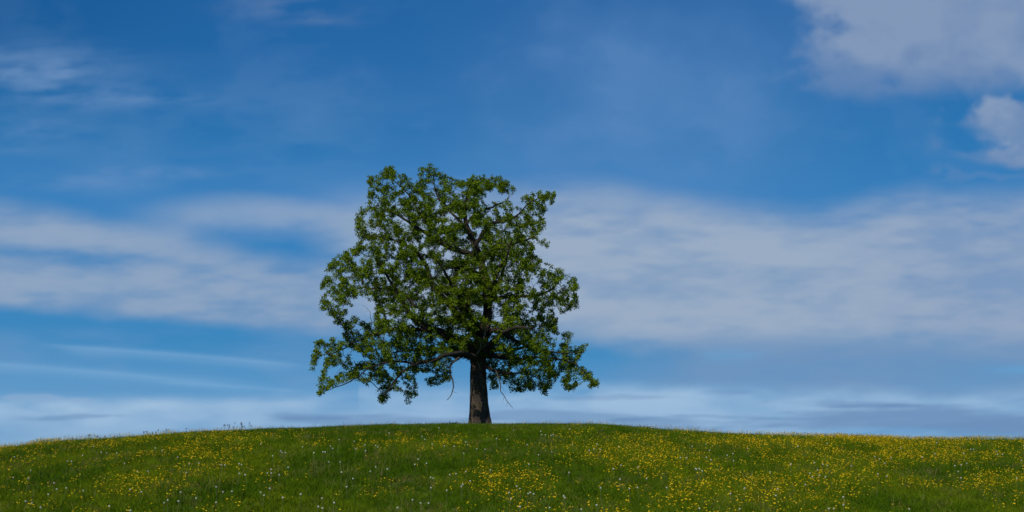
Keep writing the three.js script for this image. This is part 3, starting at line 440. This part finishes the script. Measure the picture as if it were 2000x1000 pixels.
function yellow(x, z, X, Y) {
  const n = fbm(x * 0.55, z * 0.28, 4, 120), m = fbm(x * 1.7, z * 1.3, 3, 121);
  let v = lerp(0.10, 0.24, ss(1000, 1250, X)) + 0.07 * (1 - ss(480, 620, X)) + gauss(patches, X, Y) * lerp(0.8, 1.9, ss(620, 960, X));
  v *= 1 - clamp(gauss(bare, X, Y));
  return clamp(v * (1 - 0.72 * ss(31, 43, -z)) * ss(0.36, 0.68, n * 0.55 + m * 0.5) * 2.0);
}
{
  const R = rng(77), field = new THREE.Group(); field.name = 'meadow_grass'; scene.add(field);
  const kinds = [
    { g: tuft(1, 15, 0.09, 0.2, 0.0085, 0.085, 0.6), list: [] }, { g: tuft(2, 15, 0.10, 0.22, 0.009, 0.09, 0.85), list: [] }, { g: tuft(3, 14, 0.07, 0.18, 0.0085, 0.085, 0.5), list: [] },
    { g: tuft(4, 5, 0.2, 0.34, 0.0045, 0.09, 0.5), list: [] },
  ];
  const m = new THREE.Matrix4(), q = new THREE.Quaternion(), c = new THREE.Color(), total = 235000;
  for (let i = 0; i < total; i++) {
    // evenly over the ground, from just before the picture's lower edge to beyond the crest
    const d = Math.sqrt(lerp(14 * 14, 58 * 58, R())), x = (R() * 2 - 1) * (0.57 * d + 2), z = -d;
    if (Math.hypot(x + 1.69, d - TREE_D) < 0.5) continue;
    const y = ground(x, z), [X, Y] = px(x, y + 0.15, z);
    const n = fbm(x * 0.45 + 7, z * 0.25, 4, 130), dark = clamp(gauss(bare, X, Y)), yel = clamp(gauss(patches, X, Y)), r = R(), straw = fbm(x * 0.9, z * 0.6, 3, 131);
    let k = Math.floor(R() * 3); if (R() < 0.015 + 0.06 * ss(0.55, 0.7, straw)) k = 3;
    const t = clamp(ss(0.3, 0.72, n) * 0.75 + yel * 0.3 - dark * 0.3 + (r - 0.5) * 0.95);
    if (k === 3) c.setRGB(lerp(0.12, 0.26, r), lerp(0.14, 0.22, r), lerp(0.04, 0.09, r));
    else if (R() < 0.02 + 0.12 * ss(0.5, 0.68, straw)) c.setRGB(0.19, 0.17, 0.04);
    else c.setRGB(lerp(0.056, 0.155, t), lerp(0.118, 0.21, t), lerp(0.002, 0.004, t));
    const s = lerp(0.6, 1.3, R()) * lerp(0.85, 1.25, dark * 0.6 + n * 0.4);
    q.setFromEuler(new THREE.Euler((R() - 0.5) * 0.2, R() * 6.28, (R() - 0.5) * 0.2));
    kinds[k].list.push([m.compose(new THREE.Vector3(x, y - 0.015, z), q, new THREE.Vector3(s * 1.15, s, s * 1.15)).clone(), c.clone()]);
  }
  for (const { g, list } of kinds) { const im = new THREE.InstancedMesh(g, bladeMat, list.length); im.name = 'grass_tuft'; im.userData.kind = 'stuff'; list.forEach(([a, b], i) => { im.setMatrixAt(i, a); im.setColorAt(i, b); }); field.add(im); }
  tag(field, 'green meadow grass with yellowish and dark patches covering the hill', 'grass', null, 'stuff');
}
const stemMat = new THREE.MeshPhysicalMaterial({ color: new THREE.Color().setRGB(0.1, 0.16, 0.006), roughness: 0.95, specularIntensity: 0.08 });
{
  const R = rng(91);
  const petals = (S, cx, cy, cz, r, pos, idx) => { // five cupped petals
    const tx = (S() - 0.5) * 1.1, tz = (S() - 0.5) * 1.1, m = new THREE.Matrix4().makeRotationFromEuler(new THREE.Euler(tx, S() * 6.28, tz));
    for (let k = 0; k < 5; k++) { const a = k * 1.2566, o = pos.length / 3; for (const [da, rr, h] of [[0, 0.05, 0], [-0.6, 0.8, 0.38], [-0.2, 1, 0.5], [0.2, 1, 0.5], [0.6, 0.8, 0.38]]) { const v = new THREE.Vector3(Math.cos(a + da) * rr * r, h * r, Math.sin(a + da) * rr * r).applyMatrix4(m); pos.push(v.x + cx, v.y + cy, v.z + cz); } idx.push(o, o + 2, o + 1, o, o + 3, o + 2, o, o + 4, o + 3); }
  };
  const plant = (seed, n) => {
    const S = rng(seed), fp = [], fi = [], stems = [];
    for (let i = 0; i < n; i++) { const a = S() * 6.28, r = 0.04 + S() * 0.17, h = lerp(0.2, 0.33, S()), x = Math.cos(a) * r, z = Math.sin(a) * r; petals(S, x, h, z, lerp(0.0125, 0.017, S()), fp, fi); stems.push(tube([new THREE.Vector3(x * 0.3, 0, z * 0.3), new THREE.Vector3(x * 0.7, h * 0.6, z * 0.7), new THREE.Vector3(x, h, z)], [0.0022, 0.0018, 0.0014], 3)); }
    const g = new THREE.BufferGeometry(); g.setAttribute('position', new THREE.Float32BufferAttribute(fp, 3)); g.setIndex(fi); g.computeVertexNormals(); return [g, mergeGeometries(stems)];
  };
  const yellowMat = new THREE.MeshPhysicalMaterial({ color: new THREE.Color().setRGB(0.85, 0.56, 0.006), specularIntensity: 0.2, roughness: 0.6, side: THREE.DoubleSide, transmission: 0.2, thickness: 0 });
  const forms = [plant(11, 5), plant(12, 7), plant(13, 4), plant(14, 6)], lists = forms.map(() => []);
  const m = new THREE.Matrix4(), q = new THREE.Quaternion();
  for (let i = 0; i < 56000; i++) {
    const d = Math.sqrt(lerp(14.5 * 14.5, 54 * 54, R())), x = (R() * 2 - 1) * (0.56 * d + 1.5), z = -d, y = ground(x, z), [X, Y] = px(x, y + 0.27, z);
    if (R() > yellow(x, z, X, Y) * 0.85) continue;
    if (Math.hypot(x + 1.69, d - TREE_D) < 0.9) continue;
    q.setFromEuler(new THREE.Euler(0, R() * 6.28, 0)); const s = lerp(0.85, 1.15, R());
    lists[Math.floor(R() * 4)].push(m.compose(new THREE.Vector3(x, y, z), q, new THREE.Vector3(s, s, s)).clone());
  }
  const bed = new THREE.Group(); bed.name = 'buttercups'; scene.add(bed); let n = 0;
  forms.forEach(([f, s], k) => { for (const [g, mat, name] of [[f, yellowMat, 'petals'], [s, stemMat, 'stems']]) { const im = new THREE.InstancedMesh(g, mat, lists[k].length); im.name = name; im.userData.kind = 'stuff'; lists[k].forEach((a, i) => im.setMatrixAt(i, a)); bed.add(im); } n += lists[k].length; });
  console.log('buttercup plants', n);
  tag(bed, 'countless small yellow buttercups scattered in drifts over the meadow', 'flowers', null, 'stuff');
}
{
  // dandelion clocks: one is built, the others are copies, each where the photograph shows one
  const S = rng(5), stemG = tube([new THREE.Vector3(0, -0.02, 0), new THREE.Vector3(0.006, 0.15, 0.004), new THREE.Vector3(0.012, 0.30, 0.002)], [0.0026, 0.0022, 0.002], 5);
  const pos = [], idx = [], ball = (n, r, make) => { for (let i = 0; i < n; i++) { const y = 1 - (2 * i + 1) / n, a = i * 2.39996, q = Math.sqrt(1 - y * y); make(new THREE.Vector3(Math.cos(a) * q, y, Math.sin(a) * q), r * lerp(0.9, 1.06, S())); } };
  ball(70, 0.0165, (v, r) => { // parachutes: a filament that carries a small star of bristles
    const u = new THREE.Vector3(v.y, v.z, v.x).cross(v).normalize(), w = new THREE.Vector3().crossVectors(v, u), o = pos.length / 3, tip = v.clone().multiplyScalar(r * 0.86);
    pos.push(tip.x, tip.y, tip.z); for (let k = 0; k < 6; k++) { const a = k * 1.0472, p = v.clone().multiplyScalar(r).addScaledVector(u, Math.cos(a) * 0.0052).addScaledVector(w, Math.sin(a) * 0.0052); pos.push(p.x, p.y, p.z); }
    for (let k = 0; k < 6; k += 2) idx.push(o, o + 1 + k, o + 1 + (k + 1) % 6);
    const c = pos.length / 3; pos.push(0, 0, 0, tip.x + u.x * 0.0006, tip.y + u.y * 0.0006, tip.z + u.z * 0.0006, tip.x - u.x * 0.0006, tip.y - u.y * 0.0006, tip.z - u.z * 0.0006); idx.push(c, c + 1, c + 2);
  });
  ball(14, 0.006, (v, r) => { const o = pos.length / 3, u = new THREE.Vector3(v.y, v.z, v.x).cross(v).normalize().multiplyScalar(0.003), w = new THREE.Vector3().crossVectors(v, u); for (const p of [v.clone().multiplyScalar(r).add(u), v.clone().multiplyScalar(r).add(w), v.clone().multiplyScalar(r).sub(u).sub(w)]) pos.push(p.x, p.y, p.z); idx.push(o, o + 1, o + 2); });
  const headG = new THREE.BufferGeometry(); headG.setAttribute('position', new THREE.Float32BufferAttribute(pos, 3)); headG.setIndex(idx); headG.computeVertexNormals(); headG.translate(0.012, 0.315, 0.002);
  const first = new THREE.Group(); first.name = 'dandelion_clock';
  const stem = new THREE.Mesh(stemG, new THREE.MeshStandardMaterial({ color: new THREE.Color().setRGB(0.16, 0.14, 0.07), roughness: 0.8 })); stem.name = 'stem';
  const head = new THREE.Mesh(headG, new THREE.MeshStandardMaterial({ color: new THREE.Color().setRGB(0.62, 0.62, 0.52), roughness: 1, side: THREE.DoubleSide })); head.name = 'seed_head';
  first.add(stem, head);
  const quarters = [
    [0, 'at the left end', [115,368,655,355,793,342,835,338,905,352,735,285,975,420,1075,483,1165,490,1035,620,1093,652,1410,645,1278,725,1310,720,1390,718,1535,700,1735,652,1815,640,1705,612,1690,730,420,578,437,632,497,618,318,770,247,738,198,723,250,473,122,530,217,545,1540,428,1485,433,1735,432,1760,440,1860,428,1900,435,1858,513,1935,520,1470,497,875,765,1020,793,1272,322,1210,310,1385,375,555,418,650,640,395,658,525,410]],
    [500, 'left of or below the oak', [38,271,190,327,205,338,230,348,145,368,365,293,450,345,460,352,525,335,540,345,570,295,605,308,640,240,765,245,850,278,935,290,955,303,770,315,848,325,580,405,665,413,250,463,120,483,85,497,180,517,125,500,665,500,935,463,1025,470,895,493,757,543,713,602,55,665,48,650,110,630,350,680,205,703,475,765,503,767,600,733,535,695,1240,435,1263,392,1297,208,1043,192,1320,243,1370,275,1470,285,1535,300,1635,258,1657,275,1728,310,1785,312,1620,350,1425,150,1365,535,1395,535,1330,430,1615,597,1605,615,1365,622,1495,645,1205,713,1285,725,1110,775,1355,728,1985,650,1990,690,1965,235,1880,230,1830,475,1510,513,1565,517,1660,562,1630,495]],
    [1000, 'just right of the oak', [15,160,215,177,232,200,262,205,300,203,325,200,447,160,472,268,655,275,640,315,690,310,605,330,118,285,320,328,200,352,135,433,440,500,825,287,860,440,1003,447,797,470,845,553,1055,540,693,628,920,623,990,622,1210,610,35,610,70,612,145,648,170,660,117,658,388,685,408,690,683,753,535,780,280,768,55,775,1515,268,1410,297,1545,330,1440,462,1470,478,1490,480,1450,475,1803,615,1715,658,1775,775,1460,775,1850,302,1680,365,1725,350,1730,405,1310,378,1355,388,1520,385,1550,400]],
    [1500, 'at the right end', [45,210,232,295,460,268,780,240,1040,300,1320,268,1305,355,1520,350,1205,380,975,385,917,423,838,365,870,385,420,430,467,440,385,478,360,425,172,430,180,440,12,495,333,513,397,525,365,540,285,590,78,635,70,678,865,517,930,525,450,535,660,440,1500,435,1455,443,1490,495,1555,423,1510,540,1590,310,1605,315,1775,325,1800,350,1830,352,1990,280,1945,548,1985,395,595,690,587,742,470,775,515,770,1100,770]],
  ];
  let n = 0;
  for (const [x0, where, spots] of quarters) for (let i = 0; i < spots.length; i += 2) {
    const p = meet(x0 + spots[i] / 4, 800 + spots[i + 1] / 4, 0.3); if (!p) continue;
    const o = n ? first.clone() : first; if (n) o.name = 'dandelion_clock_' + String(n).padStart(3, '0'); n++;
    const s = lerp(0.85, 1.15, S()) * lerp(1, 1.25, ss(20, 40, -p.z)); o.position.set(p.x, ground(p.x, p.z), p.z); o.rotation.set((S() - 0.5) * 0.25, S() * 6.28, (S() - 0.5) * 0.25); o.scale.set(s, lerp(0.92, 1.1, S()), s);
    const row = spots[i + 1] < 300 ? 'high up near the crest' : spots[i + 1] < 500 ? 'halfway down the slope' : 'in the near grass';
    scene.add(tag(o, 'white dandelion seed head ' + row + ' ' + where, 'dandelion', 'dandelion clocks ' + row + ' ' + where));
  }
  console.log('dandelions', n);
}
{
  // tall weeds that stand out against the sky on the crest
  const S = rng(31), dry = new THREE.MeshStandardMaterial({ color: new THREE.Color().setRGB(0.075, 0.06, 0.035), roughness: 0.9 }), leafy = new THREE.MeshPhysicalMaterial({ color: new THREE.Color().setRGB(0.035, 0.085, 0.012), roughness: 0.85, side: THREE.DoubleSide, transmission: 0.2, thickness: 0, specularIntensity: 0.15 });
  const onCrest = (X) => { let best = null, b = 1e9; for (let d = 30; d < 58; d += 0.25) { const q = at(X, 850, d), y = ground(q.x, q.z), Y = px(q.x, y, q.z)[1]; if (Y < b) { b = Y; best = new THREE.Vector3(q.x, y, q.z); } } return best; };
  let count = 0;
  const weed = (name, X, label, build) => { const o = new THREE.Group(); o.name = name + (count ? '_' + String(count).padStart(3, '0') : ''); count++; o.position.copy(onCrest(X)); build(o); scene.add(tag(o, label, 'weed')); };
  const stalks = (n, wide, h0, h1) => (o) => {
    for (let i = 0; i < n; i++) {
      const x = (S() - 0.5) * wide * (0.4 + S()), z = (S() - 0.5) * 0.8, h = lerp(h0, h1, S()), lx = (S() - 0.5) * 0.2, y0 = ground(o.position.x + x, o.position.z + z) - o.position.y, p = [0, 0.35, 0.7, 1].map((t) => new THREE.Vector3(x + lx * t * t, y0 + h * t - 0.02, z));
      const st = new THREE.Mesh(tube(p, [0.0045, 0.004, 0.003, 0.002], 4), dry); st.name = 'stalk'; o.add(st);
      const gs = []; for (let k = 0; k < 9; k++) { const t = k / 9, c = p[3].clone().lerp(p[2], t * 0.55), r = 0.011 * (0.6 + S() * 0.6); const g = new THREE.OctahedronGeometry(r, 0); g.scale(1, 1.3, 1); g.translate(c.x + (S() - 0.5) * 0.05, c.y + (S() - 0.5) * 0.03, c.z + (S() - 0.5) * 0.05); gs.push(g); }
      const hd = new THREE.Mesh(mergeGeometries(gs), dry); hd.name = 'seed_head'; st.add(hd);
    }
  };
  const leaves = (n, wide, high) => (o) => {
    for (let i = 0; i < n; i++) {
      const a = S() * 6.28, h = high * lerp(0.5, 1, S()), r = wide * 0.5 * S(), L = lerp(0.12, 0.24, S()), W = L * 0.22, pos = [], idx = [];
      for (let k = 0; k < 5; k++) { const t = k / 4, w = W * Math.sin(Math.PI * clamp(t * 0.9 + 0.08)), y = h * (0.4 + 0.6 * t) - L * t * t * 0.35, q = r + L * t; pos.push(Math.cos(a) * q - Math.sin(a) * w, y, Math.sin(a) * q + Math.cos(a) * w, Math.cos(a) * q, y - w * 0.4, Math.sin(a) * q, Math.cos(a) * q + Math.sin(a) * w, y, Math.sin(a) * q - Math.cos(a) * w); }
      for (let k = 0; k < 4; k++) { const b = k * 3; idx.push(b, b + 1, b + 3, b + 1, b + 4, b + 3, b + 1, b + 2, b + 4, b + 2, b + 5, b + 4); }
      const g = new THREE.BufferGeometry(); g.setAttribute('position', new THREE.Float32BufferAttribute(pos, 3)); g.setIndex(idx); g.computeVertexNormals();
      const m = new THREE.Mesh(g, leafy); m.name = 'leaf'; o.add(m);
    }
    const st = new THREE.Mesh(mergeGeometries([0, 1, 2, 3].map((k) => { const x = (S() - 0.5) * wide * 0.5, z = (S() - 0.5) * 0.1; return tube([new THREE.Vector3(x, -0.03, z), new THREE.Vector3(x * 1.3, high * 0.6, z), new THREE.Vector3(x * 1.5, high * lerp(0.9, 1.2, S()), z)], [0.008, 0.006, 0.003], 5); })), leafy); st.name = 'stem'; o.add(st);
  };
  weed('tall_weed', 462, 'tallest clump of thin dark seed stalks on the crest, left of the oak', stalks(22, 1.4, 0.3, 0.5));
  weed('tall_weed', 312, 'loose row of brown seed stalks leaning on the left crest', stalks(10, 2.0, 0.24, 0.38));
  weed('tall_weed', 190, 'few thin dark stalks standing on the crest at far left', stalks(8, 1.6, 0.2, 0.32));
  weed('leafy_weed', 767, 'bushy dark green weed on the crest nearest left of the oak', leaves(24, 0.4, 0.3));
  weed('leafy_weed', 882, 'small leafy weed on the crest just beside the oak trunk', leaves(16, 0.3, 0.3));
  weed('leafy_weed', 1688, 'dark low leafy weed on the crest far right of the oak', leaves(30, 0.55, 0.36));
  weed('leafy_weed', 1260, 'low dark weed on the crest where it dips right of the oak', leaves(24, 0.6, 0.3));
}
renderer.render(scene, camera);
